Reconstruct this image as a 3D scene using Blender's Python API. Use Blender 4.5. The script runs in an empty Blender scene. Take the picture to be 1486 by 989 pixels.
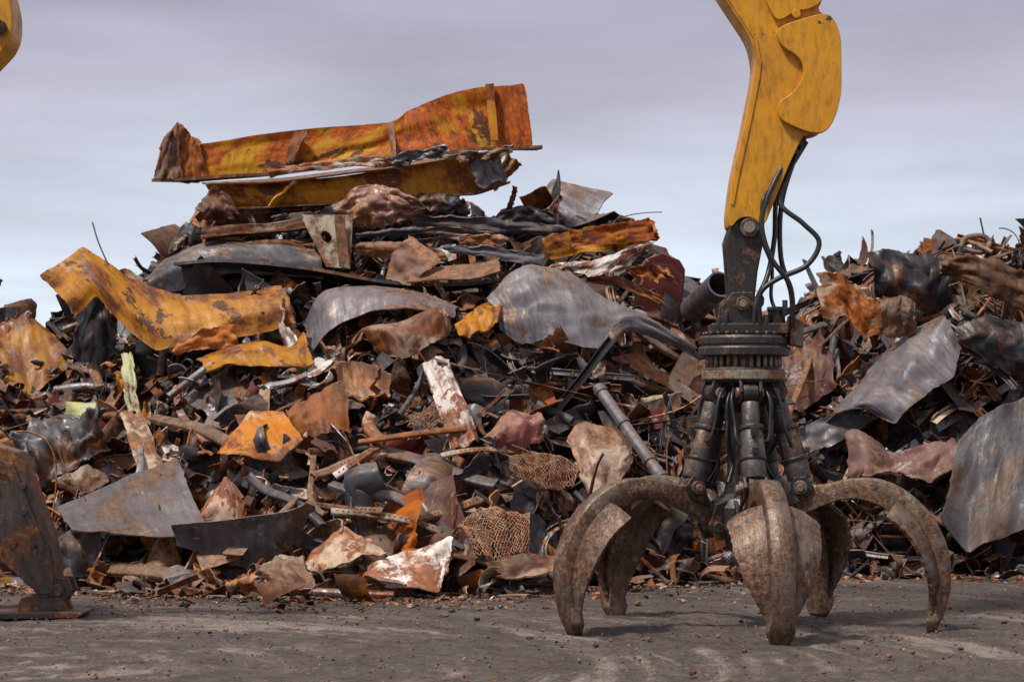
import bpy, math, numpy as np, bmesh
from mathutils import Vector, Matrix
rng=np.random.default_rng(11)
F=3509.0; UC=743.0; HV=616.0; CH=1.6
def W(u,v,d): return np.array([(u-UC)/F*d, d, CH+(HV-v)/F*d])
def s2l(r,g,b):
    f=lambda c:(c/255/12.92 if c/255<=.04045 else ((c/255+.055)/1.055)**2.4)
    return (f(r),f(g),f(b),1)
scene=bpy.context.scene
# ------------------------------------------------------------ materials
class NT:
    def __init__(s,name):
        s.m=bpy.data.materials.new(name); s.m.use_nodes=True; s.t=s.m.node_tree
        s.b=s.t.nodes['Principled BSDF']
    def n(s,typ,**k):
        x=s.t.nodes.new(typ)
        for a,b in k.items(): setattr(x,a,b)
        return x
    def l(s,a,b): s.t.links.new(a,b)
    def mapping(s,vec,scale):
        m=s.n('ShaderNodeMapping'); m.inputs['Scale'].default_value=scale; s.l(vec,m.inputs['Vector']); return m.outputs[0]
    def noise(s,vec,scale,detail=6,rough=.6,dist=0):
        x=s.n('ShaderNodeTexNoise'); x.inputs['Scale'].default_value=scale; x.inputs['Detail'].default_value=detail
        x.inputs['Roughness'].default_value=rough; x.inputs['Distortion'].default_value=dist; s.l(vec,x.inputs['Vector']); return x.outputs['Fac']
    def ramp(s,fac,stops):
        x=s.n('ShaderNodeValToRGB'); e=x.color_ramp.elements
        while len(e)<len(stops): e.new(.5)
        for i,(p,c) in enumerate(stops):
            e[i].position=p; e[i].color=c if len(c)==4 else (*c,1)
        s.l(fac,x.inputs[0]); return x.outputs[0]
    def step(s,fac,a,b,lo=0,hi=1):
        x=s.n('ShaderNodeMapRange'); x.inputs[1].default_value=a; x.inputs[2].default_value=b
        x.inputs[3].default_value=lo; x.inputs[4].default_value=hi; s.l(fac,x.inputs[0]); return x.outputs[0]
    def mix(s,f,a,b,bt='MIX'):
        x=s.n('ShaderNodeMix',data_type='RGBA',blend_type=bt)
        for i,v in ((0,f),(6,a),(7,b)):
            if isinstance(v,(int,float)): x.inputs[i].default_value=v
            elif isinstance(v,tuple): x.inputs[i].default_value=v if len(v)==4 else (*v,1)
            else: s.l(v,x.inputs[i])
        return x.outputs[2]
    def math(s,op,a,b=0.0,c=None):
        x=s.n('ShaderNodeMath',operation=op)
        for i,v in enumerate((a,b)):
            if isinstance(v,(int,float)): x.inputs[i].default_value=v
            else: s.l(v,x.inputs[i])
        return x.outputs[0]
    def bump(s,h,strength,dist):
        x=s.n('ShaderNodeBump'); x.inputs['Strength'].default_value=strength; x.inputs['Distance'].default_value=dist
        s.l(h,x.inputs['Height']); s.l(x.outputs[0],s.b.inputs['Normal'])
def metal(name,c1,c2,rust=.5,chip=None,chipamt=.0,met=.15,rough=.6,streak=.45,attr=True,dust=.3,rs=(.04,.018,.012),rm=(.2,.078,.032),rb=(.46,.2,.07),scale=1.0,bump=.4,dustcol=(.34,.26,.195),light=.25):
    M=NT(name)
    if attr:
        a=M.n('ShaderNodeAttribute',attribute_name='pc'); vec=a.outputs['Vector']
        r=M.n('ShaderNodeAttribute',attribute_name='rnd'); rnd=r.outputs['Fac']
    else:
        vec=M.n('ShaderNodeTexCoord').outputs['Object']; rnd=None
    n1=M.noise(vec,1.9*scale,6,.68)
    n2=M.noise(vec,12*scale,4,.7)
    paint=M.mix(M.step(n1,.42,.62),c2,c1)
    rustc=M.ramp(n2,[(.3,rs),(.5,rm),(.72,rb)])
    th=.66-.36*rust
    col=M.mix(M.step(M.math('SUBTRACT',1.0,n1),th-.035,th+.035),paint,rustc)
    h=n2
    if chip is not None:
        n4=M.noise(vec,3.2*scale,7,.72)
        t=.68-.32*chipamt
        m4=M.step(n4,t,t+.02)
        col=M.mix(m4,col,chip); 
        h=M.math('ADD',n2,M.math('MULTIPLY',m4,.4))
    st=M.noise(M.mapping(vec,(9*scale,1.2*scale,3*scale)),1.6,4,.7)
    col=M.mix(M.step(st,.47,.70,0,streak),col,(.028,.02,.017))
    col=M.mix(M.step(st,.40,.30,0,light),col,(.36,.30,.25))
    g=M.n('ShaderNodeNewGeometry'); sx=M.n('ShaderNodeSeparateXYZ'); M.l(g.outputs['Normal'],sx.inputs[0])
    du=M.math('MULTIPLY',M.step(sx.outputs[2],.25,1.0,0,dust),M.step(n2,.35,.6,.3,1.3))
    col=M.mix(du,col,dustcol)
    if rnd is not None:
        hs=M.n('ShaderNodeHueSaturation'); M.l(col,hs.inputs['Color'])
        M.l(M.step(rnd,0,1,.42,1.5),hs.inputs['Value']); 
        fr=M.math('FRACT',M.math('MULTIPLY',rnd,7.3)); M.l(M.step(fr,0,1,.490,.503),hs.inputs['Hue'])
        M.l(M.step(fr,0,1,1.25,.9),hs.inputs['Saturation'])
        col=hs.outputs[0]
    M.l(col,M.b.inputs['Base Color'])
    M.b.inputs['Metallic'].default_value=met
    M.l(M.step(M.math('ADD',M.math('MULTIPLY',n2,.6),M.math('MULTIPLY',st,.4)),.35,.62,rough-.13,min(1,rough+.25)),M.b.inputs['Roughness'])
    M.bump(h,bump,.015)
    return M.m
DB=(.24,.14,.085)
MATS=[
 metal('dark_steel',(.042,.040,.050),(.024,.022,.028),.28,(.15,.13,.13),.12,.25,.42,.4,rb=DB,rm=(.12,.06,.035)),           #0
 metal('brown_rust',(.15,.068,.042),(.08,.042,.03),.6,met=.05,rough=.68),                   #1
 metal('orange_rust',(.44,.155,.04),(.27,.09,.028),.45,(.48,.25,.09),.25,.0,.72,rb=(.52,.22,.055)), #2
 metal('ochre_paint',(.55,.26,.020),(.36,.155,.02),.38,(.10,.045,.025),.3,.0,.5,dust=.05,light=.05), #3
 metal('oxide_red',(.19,.062,.046),(.11,.04,.033),.35,(.46,.36,.3),.27,.1,.52),     #4
 metal('cream_paint',(.52,.41,.3),(.39,.3,.21),.45,(.18,.08,.035),.35,.0,.6), #5
 metal('white_peeling',(.66,.6,.55),(.5,.45,.42),.42,(.2,.075,.04),.47,.0,.6), #6
 metal('grey_plate',(.145,.132,.150),(.075,.068,.080),.28,(.25,.19,.15),.25,.28,.5,.55,rb=DB,rm=(.14,.075,.045)), #7
 metal('tan_dusty',(.33,.215,.145),(.22,.145,.1),.5,(.45,.34,.26),.22,.05,.68),      #8
 metal('heap_dirt_gap_shade',(.016,.012,.011),(.03,.022,.018),.3,met=0,rough=.95,dust=.0),    #9 near-black: shade of the gaps painted into the dirt colour
 metal('galvanised',(.37,.36,.37),(.21,.205,.215),.28,(.15,.085,.055),.3,.45,.42), #10
 metal('pale_green',(.5,.52,.26),(.5,.48,.36),.3,(.2,.12,.07),.2,.0,.6),     #11
 metal('tan_paint_rust',(.40,.29,.21),(.45,.36,.29),.58,(.14,.055,.028),.35,.0,.62), #12
 metal('rusty_orange_web',(.52,.31,.045),(.60,.17,.03),.56,(.10,.045,.025),.27,.0,.65,rm=(.42,.12,.028),rb=(.62,.24,.045),rs=(.12,.045,.02),dust=.05,streak=.6,light=.12), #13
 metal('bright_orange',(.54,.24,.08),(.53,.3,.13),.4,(.52,.4,.26),.22,.0,.7,dust=.1), #14
]
DARK,BROWN,ORNG,OCHRE,RED,CREAM,WHITE,GREY,TAN,DIRTSHADE,GALV,GREEN,TPR,WEB,BORG=range(15)
GRAP=metal('worn_grapple_steel',(.11,.095,.088),(.055,.047,.045),.38,(.26,.2,.16),.25,.4,.38,attr=False,rm=(.14,.08,.05),rb=(.27,.18,.12),scale=1.6,dust=.3,bump=.35)
GTINE=metal('worn_tine_steel',(.19,.13,.09),(.07,.052,.042),.55,(.28,.2,.145),.26,.35,.38,attr=False,rs=(.03,.021,.016),rm=(.14,.07,.038),rb=(.30,.165,.095),scale=1.9,dust=.2,bump=.6,streak=.8)
GREASE=metal('greasy_black_steel',(.045,.04,.039),(.024,.021,.021),.28,(.14,.11,.09),.12,.4,.34,attr=False,rm=(.12,.065,.04),rb=(.22,.14,.09),scale=3,dust=.25,bump=.3)
DUSTM=metal('dusty_ring_steel',(.28,.24,.19),(.16,.135,.11),.4,(.34,.29,.23),.2,.2,.6,attr=False,scale=4,dust=.3)
YEL=metal('yellow_boom_paint',(.66,.29,.006),(.55,.235,.008),.05,(.07,.04,.02),.15,.0,.38,streak=.45,attr=False,dust=.05,scale=1.3,bump=.05,light=.05)
OUTR=metal('outrigger_steel',(.10,.072,.06),(.06,.047,.042),.4,(.18,.12,.09),.2,.35,.46,attr=False,scale=1.4)
def plain(name,c,rough=.5,met=0):
    M=NT(name); vec=M.n('ShaderNodeTexCoord').outputs['Object']; n=M.noise(vec,14,4,.7)
    M.l(M.mix(n,tuple(x*.5 for x in c),tuple(x*1.6 for x in c)),M.b.inputs['Base Color'])
    M.b.inputs['Roughness'].default_value=rough; M.b.inputs['Metallic'].default_value=met; M.bump(n,.3,.01); return M.m
RUB=plain('hose_rubber',(.02,.019,.02),.4)
# ------------------------------------------------------------ builder
class Builder:
    def __init__(s): s.V=[];s.Q=[];s.M=[];s.PC=[];s.R=[];s.S=[];s.n=0
    def add(s,v,q,mat,pc,rnd,smooth=True):
        v=v.reshape(-1,3); q=q.reshape(-1,4); s.V.append(v); s.Q.append(q+s.n); s.n+=len(v)
        s.M.append(np.full(len(q),mat)); s.PC.append(pc.reshape(-1,3)); s.R.append(np.full(len(v),rnd)); s.S.append(np.full(len(q),smooth))
    def build(s,name,parent=None,mats=None):
        V=np.concatenate(s.V);Q=np.concatenate(s.Q);me=bpy.data.meshes.new(name)
        me.vertices.add(len(V)); me.vertices.foreach_set('co',V.astype(np.float32).ravel())
        me.loops.add(Q.size); me.loops.foreach_set('vertex_index',Q.astype(np.int32).ravel())
        me.polygons.add(len(Q)); me.polygons.foreach_set('loop_start',np.arange(0,Q.size,4,dtype=np.int32))
        me.polygons.foreach_set('material_index',np.concatenate(s.M).astype(np.int32))
        me.polygons.foreach_set('use_smooth',np.concatenate(s.S))
        me.update(calc_edges=True)
        a=me.attributes.new('pc','FLOAT_VECTOR','POINT'); a.data.foreach_set('vector',np.concatenate(s.PC).astype(np.float32).ravel())
        a=me.attributes.new('rnd','FLOAT','POINT'); a.data.foreach_set('value',np.concatenate(s.R).astype(np.float32))
        for m in (mats or MATS): me.materials.append(m)
        ob=bpy.data.objects.new(name,me); scene.collection.objects.link(ob)
        if parent: ob.parent=parent
        return ob
def gridq(n,m,off=0,closed=False):
    i,j=np.meshgrid(np.arange(n-1),np.arange(m if closed else m-1),indexing='ij'); j2=(j+1)%m
    return np.stack([i*m+j,(i+1)*m+j,(i+1)*m+j2,i*m+j2],-1).reshape(-1,4)+off
def nrm(a): return a/(np.linalg.norm(a,axis=-1,keepdims=True)+1e-9)
def sheet(B,P,th,mat,rnd=None,pc=None,mask=None):
    n,m,_=P.shape
    if rnd is None: rnd=rng.random()
    du=np.gradient(P,axis=0);dv=np.gradient(P,axis=1);N=nrm(np.cross(du,dv))
    A=P+N*th/2;Bk=P-N*th/2
    if pc is None: pc=P.copy()
    o=rng.uniform(-50,50,3); pc=pc+o
    q=gridq(n,m)
    if mask is not None: q=q[~mask.reshape(-1)]
    B.add(A,q,mat,pc,rnd); B.add(Bk,q[:,::-1],mat,pc+7.3,rnd)
    idx=np.arange(n*m).reshape(n,m)
    ring=np.concatenate([idx[0,:-1],idx[:-1,-1],idx[-1,:0:-1],idx[:0:-1,0]])
    Ar=A.reshape(-1,3)[ring];Br=Bk.reshape(-1,3)[ring];k=len(ring);i=np.arange(k);j=(i+1)%k
    B.add(np.concatenate([Ar,Br]),np.stack([i,i+k,j+k,j],-1),mat,np.tile(pc.reshape(-1,3)[ring],(2,1)),min(1,rnd*1.1+.15),False)  # rim tone lifted: bright cut edge plus painted catch-light
def jag(n,amp,k0=3,oct=4,rough=.6):
    t=np.linspace(0,1,n);r=np.zeros(n);k=k0
    for o in range(oct):
        r+=amp*rough**o*np.interp(t,np.sort(np.concatenate([[0,1],rng.random(k)])),rng.uniform(-1,1,k+2)); k*=2
    return r
def lat(U,V,fu,fv,smooth=True):
    L=rng.normal(size=(fu+2,fv+2)); x=U*fu;y=V*fv;i=np.floor(x).astype(int).clip(0,fu);j=np.floor(y).astype(int).clip(0,fv);a=x-i;b=y-j
    if smooth:a=a*a*(3-2*a);b=b*b*(3-2*b)
    return L[i,j]*(1-a)*(1-b)+L[i+1,j]*a*(1-b)+L[i,j+1]*(1-a)*b+L[i+1,j+1]*a*b
def fold(P,p0,ang,theta,R):
    n=np.array([math.cos(ang),math.sin(ang),0.]);a=np.array([-n[1],n[0],0.]);k=np.array([0,0,1.])*np.sign(theta);T=abs(theta)
    D=P-p0;s=D@n;h=D@k;ta=D@a;Lg=R*T
    phi=np.clip(s,0,Lg)/R; ex=np.maximum(s-Lg,0); neg=np.minimum(s,0)
    return (p0+ta[...,None]*a+neg[...,None]*n+((R-h)*np.sin(phi))[...,None]*n+(R-(R-h)*np.cos(phi))[...,None]*k
        +ex[...,None]*(np.cos(phi)[...,None]*n+np.sin(phi)[...,None]*k))
def rsheet(w,h,nx,ny,kind=None):
    """plate: cut or torn outline, tight folds, rolled curls, dents"""
    U,V=np.meshgrid(np.linspace(0,1,nx),np.linspace(0,1,ny),indexing='ij')
    if kind is None: kind=rng.choice(['fold','curl','both','flat','crush'],p=[.33,.26,.17,.10,.14])
    def edge(n,s,o):
        s=min(s,o*1.2);r=rng.random()
        if r<.45: return jag(n,s*.012,2,3)
        if r<.75: return jag(n,s*.07,1,2)+jag(n,s*.015,6,2)
        return jag(n,s*.15,3,4,.6)
    L=edge(ny,w,h)[None,:];Rr=edge(ny,w,h)[None,:];Bo=edge(nx,h,w)[:,None];T=edge(nx,h,w)[:,None]
    X=(-w/2+L)*(1-U)+(w/2+Rr)*U; Y=(-h/2+Bo)*(1-V)+(h/2+T)*V
    tp=rng.choice([1,1,rng.uniform(.5,1),rng.uniform(.2,1)]); Y=Y*(tp+(1-tp)*U); X=X+rng.uniform(-.35,.35)*Y
    mn=min(w,h)
    cr={'fold':.012,'curl':.012,'both':.018,'flat':.02,'crush':.08}[kind]
    Z=cr*mn*(lat(U,V,3,2)+.45*lat(U,V,7,5)+(np.abs(lat(U,V,6,4,False)) if kind=='crush' else .5*np.abs(lat(U,V,3,2,False))))
    P=np.stack([X,Y,Z],-1)
    if kind in('curl','both'):
        ax=rng.choice([0,math.pi/2])+rng.normal(0,.35);tot=rng.uniform(.8,4.2);ln=w if abs(math.cos(ax))>.7 else h
        P=fold(P,np.array([-ln*.5*math.cos(ax),-ln*.5*math.sin(ax),0])*rng.uniform(.3,1),ax,tot*rng.choice([-1,1]),ln/tot)
        c=P.reshape(-1,3).mean(0);P=P-c
    nf={'fold':rng.integers(1,4),'curl':0,'both':rng.integers(1,3),'flat':rng.integers(0,2),'crush':rng.integers(2,6)}[kind]
    for _ in range(nf):
        th=rng.uniform(.3,1.6)*rng.choice([-1,1]); P=fold(P,np.array([rng.uniform(-.35,.35)*w,rng.uniform(-.35,.35)*h,0]),rng.choice([0,math.pi/2,rng.uniform(0,6.28)])+rng.normal(0,.25),th,rng.uniform(.015,.06)*mn+.006)
    P-=P.reshape(-1,3).mean(0); return P,np.stack([X,Y,0*X],-1)
def orient(P,nv,spin,pos):
    nv=nrm(np.array(nv)); t=nrm(np.cross(nv,[.13,.2,1.]));b=np.cross(nv,t)
    e1=math.cos(spin)*t+math.sin(spin)*b;e2=np.cross(nv,e1)
    return P[...,0:1]*e1+P[...,1:2]*e2+P[...,2:3]*nv+pos
def catmull(pts,n):
    p=np.array(pts,float); q=np.vstack([2*p[0]-p[1],p,2*p[-1]-p[-2]]);m=len(p)-1
    t=np.linspace(0,m-1e-6,n);i=t.astype(int);f=(t-i)[:,None];a,b,c,d=q[i],q[i+1],q[i+2],q[i+3]
    return .5*(2*b+(c-a)*f+(2*a-5*b+4*c-d)*f*f+(3*b-a-3*c+d)*f**3)
def tube(B,path,r,mat,k=10,hollow=0,rnd=None,cap=True):
    p=np.array(path,float);T=nrm(np.gradient(p,axis=0));n=len(p)
    up=np.array([.1,.3,1.]);N=nrm(np.cross(T[0],up));NN=[N]
    for i in range(1,n): N=nrm(N-T[i]*(N@T[i]));NN.append(N)
    NN=np.array(NN);BB=np.cross(T,NN);a=np.linspace(0,2*np.pi,k+1)
    r=np.broadcast_to(np.array(r,float),(n,))
    P=p[:,None]+r[:,None,None]*(np.cos(a)[None,:,None]*NN[:,None]+np.sin(a)[None,:,None]*BB[:,None])
    s=np.concatenate([[0],np.cumsum(np.linalg.norm(np.diff(p,axis=0),axis=1))])
    pc=np.stack(np.broadcast_arrays(s[:,None],np.cos(a)*r.max(),np.sin(a)*r.max()),-1)
    if rnd is None: rnd=rng.random()
    if hollow: sheet(B,P,hollow,mat,rnd,pc)
    else:
        B.add(P,gridq(n,k+1),mat,pc+rng.uniform(-50,50,3),rnd)
        if cap:
            for e in (0,-1):
                C=np.stack([P[e],np.repeat(p[e][None],k+1,0)+(P[e]-p[e])*.02]); B.add(C,gridq(2,k+1),mat,C.copy(),rnd,False)
# ------------------------------------------------------------ heap surface
SIL=[(-500,480),(-100,480),(0,480),(60,500),(105,500),(150,455),(215,410),(300,365),(400,325),(560,320),(660,325),(800,350),(930,365),(975,430),(1010,475),(1060,480),(1150,475),(1210,430),(1260,400),(1400,385),(1486,385),(1900,380)]
sx_=np.array([(u-UC)/F*28.5 for u,v in SIL]);sz_=np.array([CH+(HV-v)/F*28.5 for u,v in SIL])-.05
bx_=np.array([-10,-5,-3.6,-2,0,1,2,4,6,10.]);by_=np.array([24.2,24.2,23.4,22.7,23,24,25,25.8,25.6,25.])
def hz(x,y):
    x=np.asarray(x,float);y=np.asarray(y,float)
    zt=np.interp(x,sx_,sz_);yb=np.interp(x,bx_,by_);t=(y-yb)/(28.5-yb)
    f=np.where(t<0,0,np.where(t<1,np.clip(t,0,1)**.8,1-.12*np.clip(t-1,0,9)**2))
    bumpy=.12*np.sin(x*2.3+y*1.1)*np.sin(y*2.9-x)+.08*np.sin(x*5.1-y*3.7)
    return np.maximum(zt*f+bumpy*np.clip(t*4,0,1),-.3)
def surf(u,v):
    for d in np.arange(22,28.6,.05):
        if CH+(HV-v)/F*d<=float(hz((u-UC)/F*d,d)): return d
    return 28.5
def hnorm(x,y):
    e=.15;return nrm(np.array([-(hz(x+e,y)-hz(x-e,y))/(2*e),-(hz(x,y+e)-hz(x,y-e))/(2*e),1.0]))
pile=bpy.data.objects.new('scrap_metal_pile',None);scene.collection.objects.link(pile)
Bh=Builder()
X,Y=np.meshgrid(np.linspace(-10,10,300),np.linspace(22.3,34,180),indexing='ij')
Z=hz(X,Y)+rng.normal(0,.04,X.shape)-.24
Bh.add(np.stack([X,Y,Z],-1),gridq(300,180)[:,::-1],DIRTSHADE,np.stack([X,Y,Z],-1),.2)
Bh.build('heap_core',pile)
# -------- hero pieces
HP=[]
def interp_pts(pts,n,smooth=True):
    p=np.array(pts,float)
    if smooth and len(p)>2: return catmull(p,n)
    s=np.concatenate([[0],np.cumsum(np.linalg.norm(np.diff(p,axis=0),axis=1))]);s/=s[-1];t=np.linspace(0,1,n)
    r=np.stack([np.interp(t,s,p[:,k]) for k in range(3)],-1)
    for _ in range(2):
        q=r.copy();q[1:-1]=(r[:-2]+2*r[1:-1]+r[2:])/4;r=q
    return r
def psurf(top,bot,off=-.35,lean=.5,bulge=0.,crump=.03,n=70,m=36,jg=.02,d=None,smooth=False,cr=(5,3)):
    allp=[(p[0],p[1]) for p in top+bot];cu=np.mean([p[0] for p in allp]);cv=np.mean([p[1] for p in allp])
    dc=d if d is not None else surf(cu,cv)
    def w(p):
        dd=dc if d is not None else dc*(1-lean)+surf(p[0],p[1])*lean
        return W(p[0],p[1],dd+off+(p[2] if len(p)>2 else 0))
    A=interp_pts([w(p) for p in top],n,smooth);C=interp_pts([w(p) for p in bot],n,smooth)
    s=np.linspace(0,1,m)[None,:,None];P=A[:,None]*(1-s)+C[:,None]*s
    U,V=np.meshgrid(np.linspace(0,1,n),np.linspace(0,1,m),indexing='ij')
    side=nrm((C-A).mean(0));al=nrm((A[-1]-A[0]));N=nrm(np.cross(al,side)); N=-N if N[1]>0 else N
    crump=crump*.7
    P=P+(bulge*np.sin(np.pi*V)+crump*(lat(U,V,*cr)+.4*lat(U,V,cr[0]*2,cr[1]*2)+.8*np.abs(lat(U,V,3,2,False))))[...,None]*N
    P=P+(jag(n,jg,5)[:,None]*(1-V)+jag(n,jg,5)[:,None]*V)[...,None]*side+(jag(m,jg,4)[None]*(1-U)+jag(m,jg,4)[None]*U)[...,None]*al
    Lu=np.linalg.norm(A[-1]-A[0]);Lv=np.linalg.norm((C-A).mean(0))
    HP.append(P[::max(1,n//10),::max(1,m//7)].reshape(-1,3))
    return P,np.stack([U*Lu,V*Lv,0*U],-1)
def patch(B,top,bot,mat,th=.018,rnd=None,**k):
    P,pc=psurf(top,bot,**k);sheet(B,P,th,mat,rnd,pc=pc);return P
def hero(name,parts,parent=None):
    B=Builder()
    for p in parts: p(B)
    return B.build(name,parent)
P_=lambda *a,**k:(lambda B:patch(B,*a,**k))
hero('rusted_girder',[
 P_([(288,208),(420,190),(560,179),(600,157),(680,130),(762,121)],[(285,263),(420,250),(560,228),(690,216),(772,217)],WEB,d=28.2,off=0,crump=.02,jg=.012,n=120,m=40,rnd=.55,smooth=True),
 P_([(218,262,-.25),(400,252,-.3),(560,232,-.3),(700,216,-.3),(788,213,-.3)],[(285,263,0),(420,250,0),(560,228,0),(690,216,0),(772,217,0)],BROWN,d=28.2,off=0,crump=.006,jg=.014,th=.035,n=100,m=8,rnd=.2),
 P_([(563,178,-.22),(571,178,-.22)],[(569,230,-.25),(576,230,-.25)],TAN,d=28.2,off=0,crump=0,jg=.004,n=6,m=12,th=.05),
 P_([(563,178,0),(563,178,-.2)],[(570,230,0),(570,230,-.22)],BROWN,d=28.2,off=0,crump=0,jg=.004,n=6,m=12),
 P_([(704,123,-.1),(716,121,-.1)],[(712,205,-.12),(724,204,-.12)],OCHRE,d=28.2,off=0,crump=0,jg=.004,n=6,m=12,th=.06,rnd=.56),
 P_([(430,192,-.02),(448,190,-.22)],[(414,240,-.02),(424,234,-.25)],ORNG,d=28.2,off=0,crump=.02,jg=.01,n=16,m=16,rnd=.1),
 P_([(256,178),(272,190),(290,208)],[(232,238,-.2),(262,262,-.1),(300,262,0)],BROWN,d=28.2,off=-.02,crump=.04,jg=.025,n=40,m=30,rnd=.7),
 P_([(258,180,-.05),(236,205,-.15)],[(262,262,-.1),(222,262,-.3)],BROWN,d=28.2,off=-.05,crump=.04,jg=.025,n=30,m=30,rnd=.4),
])
hero('yellow_channel_beam',[
 P_([(298,268),(420,263),(560,246),(650,230),(722,224)],[(318,302),(440,300),(560,288),(690,281),(735,266)],OCHRE,d=27.8,off=0,crump=.02,jg=.012,n=110,m=26,rnd=.84),
 P_([(295,266),(420,258),(560,242),(650,228),(742,221)],[(298,268,-.3),(420,262,-.3),(560,247,-.3),(650,232,-.3),(722,224,-.3)],BROWN,d=27.85,off=0,crump=.01,jg=.015,n=60,m=8,rnd=.4),
 P_([(318,302,0),(440,301,0),(560,289,0),(690,281,0),(740,264,0)],[(300,304,-.14),(440,302,-.2),(560,290,-.2),(690,282,-.2),(738,266,-.2)],BROWN,d=27.8,off=0,crump=.015,jg=.02,n=80,m=10,rnd=.1),
 P_([(680,232,-.32),(722,223,-.32)],[(694,272,-.32),(738,264,-.32)],GREY,d=27.8,off=0,crump=.03,jg=.02,n=20,m=20,rnd=.7),
 P_([(735,225,-.1),(756,238,-.1)],[(705,275,-.2),(718,277,-.2)],ORNG,d=27.8,off=0,crump=.04,jg=.02,n=20,m=20,rnd=.5),
 P_([(425,262,-.05),(428,262,-.3)],[(425,298,-.02),(388,300,-.3)],OCHRE,d=27.8,off=0,crump=.02,jg=.01,n=16,m=16,rnd=.56),
 P_([(388,250,-.4),(450,238,-.4),(530,230,-.4),(590,233,-.4)],[(392,256,-.45),(460,249,-.45),(540,241,-.45),(592,240,-.45)],CREAM,d=27.9,off=0,crump=.05,jg=.02,n=60,m=14,rnd=.6),
 P_([(560,235,-.4),(600,218,-.4),(650,214,-.4)],[(575,244,-.4),(610,232,-.4),(655,224,-.4)],GALV,d=27.9,off=0,crump=.07,jg=.03,n=40,m=14,rnd=.2),
 P_([(640,228,-.4),(700,215,-.5),(745,212,-.5)],[(655,236,-.4),(700,228,-.5),(725,232,-.5)],TPR,d=27.9,off=0,crump=.07,jg=.04,n=40,m=14,rnd=.2),
])
hero('crumpled_red_sheet',[
 P_([(480,300),(520,270),(560,268),(600,285),(618,300)],[(500,325),(530,330),(570,325),(600,318),(612,308)],RED,d=27.4,off=0,bulge=.12,crump=.06,jg=.035,n=60,m=40,rnd=.95,cr=(7,5)),
 P_([(290,302),(310,270),(335,285),(350,318)],[(298,318),(320,320),(335,322),(360,330)],RED,d=27.6,off=0,bulge=.05,crump=.05,jg=.04,n=40,m=30,rnd=.2),
 P_([(395,318),(430,308),(470,312)],[(400,340),(435,345),(440,330)],GREY,d=27.3,off=0,crump=.05,jg=.03,n=30,m=20,rnd=.4)])
def holed(B):
    n=m=40;U,V=np.meshgrid(np.linspace(0,1,n),np.linspace(0,1,m),indexing='ij')
    TL,TR,BL,BR=W(436,312,26.8),W(512,312,26.7),W(474,387,26.7),W(508,390,26.6)
    P=(TL*(1-U)[...,None]+TR*U[...,None])*(1-V)[...,None]+(BL*(1-U)[...,None]+BR*U[...,None])*V[...,None]
    uc=(U[:-1,:-1]+.5/n);vc=V[:-1,:-1]+.5/n;mask=((uc-.38)**2*1.0+((vc-.42)*1.15)**2)<.13**2
    HP.append(P[::8,::8].reshape(-1,3));sheet(B,P,.02,CREAM,.4,mask=mask)
hero('gusset_bracket',[holed,
 P_([(485,312,-.25),(500,312,-.25)],[(492,388,-.25),(508,388,-.25)],TPR,d=26.85,off=0,crump=.003,jg=.004,n=8,m=20,rnd=.4),
 P_([(292,330),(370,325),(480,312)],[(292,345),(370,343),(480,330)],CREAM,d=27.2,off=0,crump=.01,jg=.01,n=50,m=10,rnd=.35),
 P_([(292,345,0),(480,330,0)],[(292,343,-.3),(480,328,-.3)],BROWN,d=27.2,off=0,crump=.01,jg=.01,n=30,m=8,rnd=.2)])
hero('stacked_flat_plates',[
 P_([(515,338),(580,332),(650,330),(720,338)],[(520,346),(580,342),(650,340),(722,348)],DARK,d=27.2,off=-.1,crump=.02,jg=.02,n=60,m=8,th=.03,rnd=.7),
 P_([(600,310),(680,318),(770,322),(830,332)],[(602,328),(680,334),(770,338),(828,345)],GREY,d=27.5,off=-.1,crump=.03,jg=.03,n=60,m=14,rnd=.15),
 P_([(520,350),(600,352),(640,360)],[(515,372),(600,376),(650,378)],BROWN,d=27.0,off=-.1,bulge=.06,crump=.03,jg=.02,n=50,m=14,rnd=.5),
 P_([(640,355),(700,358),(790,372)],[(650,366),(700,372),(785,384)],GREY,d=27.0,off=-.1,crump=.02,jg=.02,n=50,m=10,rnd=.4),
 P_([(330,352),(400,346),(440,350)],[(330,360),(400,358),(445,366)],TAN,d=27.1,off=-.15,crump=.015,jg=.015,n=50,m=8,th=.03,rnd=.3),
 P_([(600,284),(640,282),(668,284)],[(606,306),(640,308),(664,304)],DARK,d=27.7,off=-.1,bulge=.05,crump=.03,jg=.03,n=40,m=14,rnd=.5),
 P_([(850,400),(900,402),(960,430)],[(852,408),(900,414),(965,446)],BROWN,d=26.9,off=-.2,crump=.02,jg=.02,n=50,m=10,rnd=.3),
 P_([(665,345),(700,340),(735,345)],[(668,356),(700,352),(738,356)],TAN,d=27.2,off=-.2,crump=.03,jg=.02,n=30,m=8,rnd=.6)],pile)
hero('dark_curved_plate',[
 P_([(212,412),(245,372),(300,352),(380,352),(460,362)],[(225,430,-.3),(280,415,-.4),(350,400,-.4),(420,400,-.4),(470,405,-.4)],DARK,d=27.2,off=0,bulge=.15,crump=.02,jg=.02,rnd=.8,smooth=True),
 P_([(252,380,-.3),(330,378,-.4),(440,388,-.5),(560,408,-.5),(660,412,-.5),(732,408,-.5)],[(300,395,.3),(400,410,.3),(500,420,.3),(600,425,.3),(660,420,.3),(700,415,.3)],DARK,d=27.0,off=0,crump=.01,jg=.015,n=100,th=.035,rnd=.8,smooth=True),
 P_([(280,395,.1),(340,400,.1),(420,395,.1),(458,400,.1)],[(310,430,.1),(350,440,.1),(420,450,.1),(455,440,.1)],DARK,d=27.0,off=0,bulge=-.25,crump=.02,rnd=.2,smooth=True)])
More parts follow.
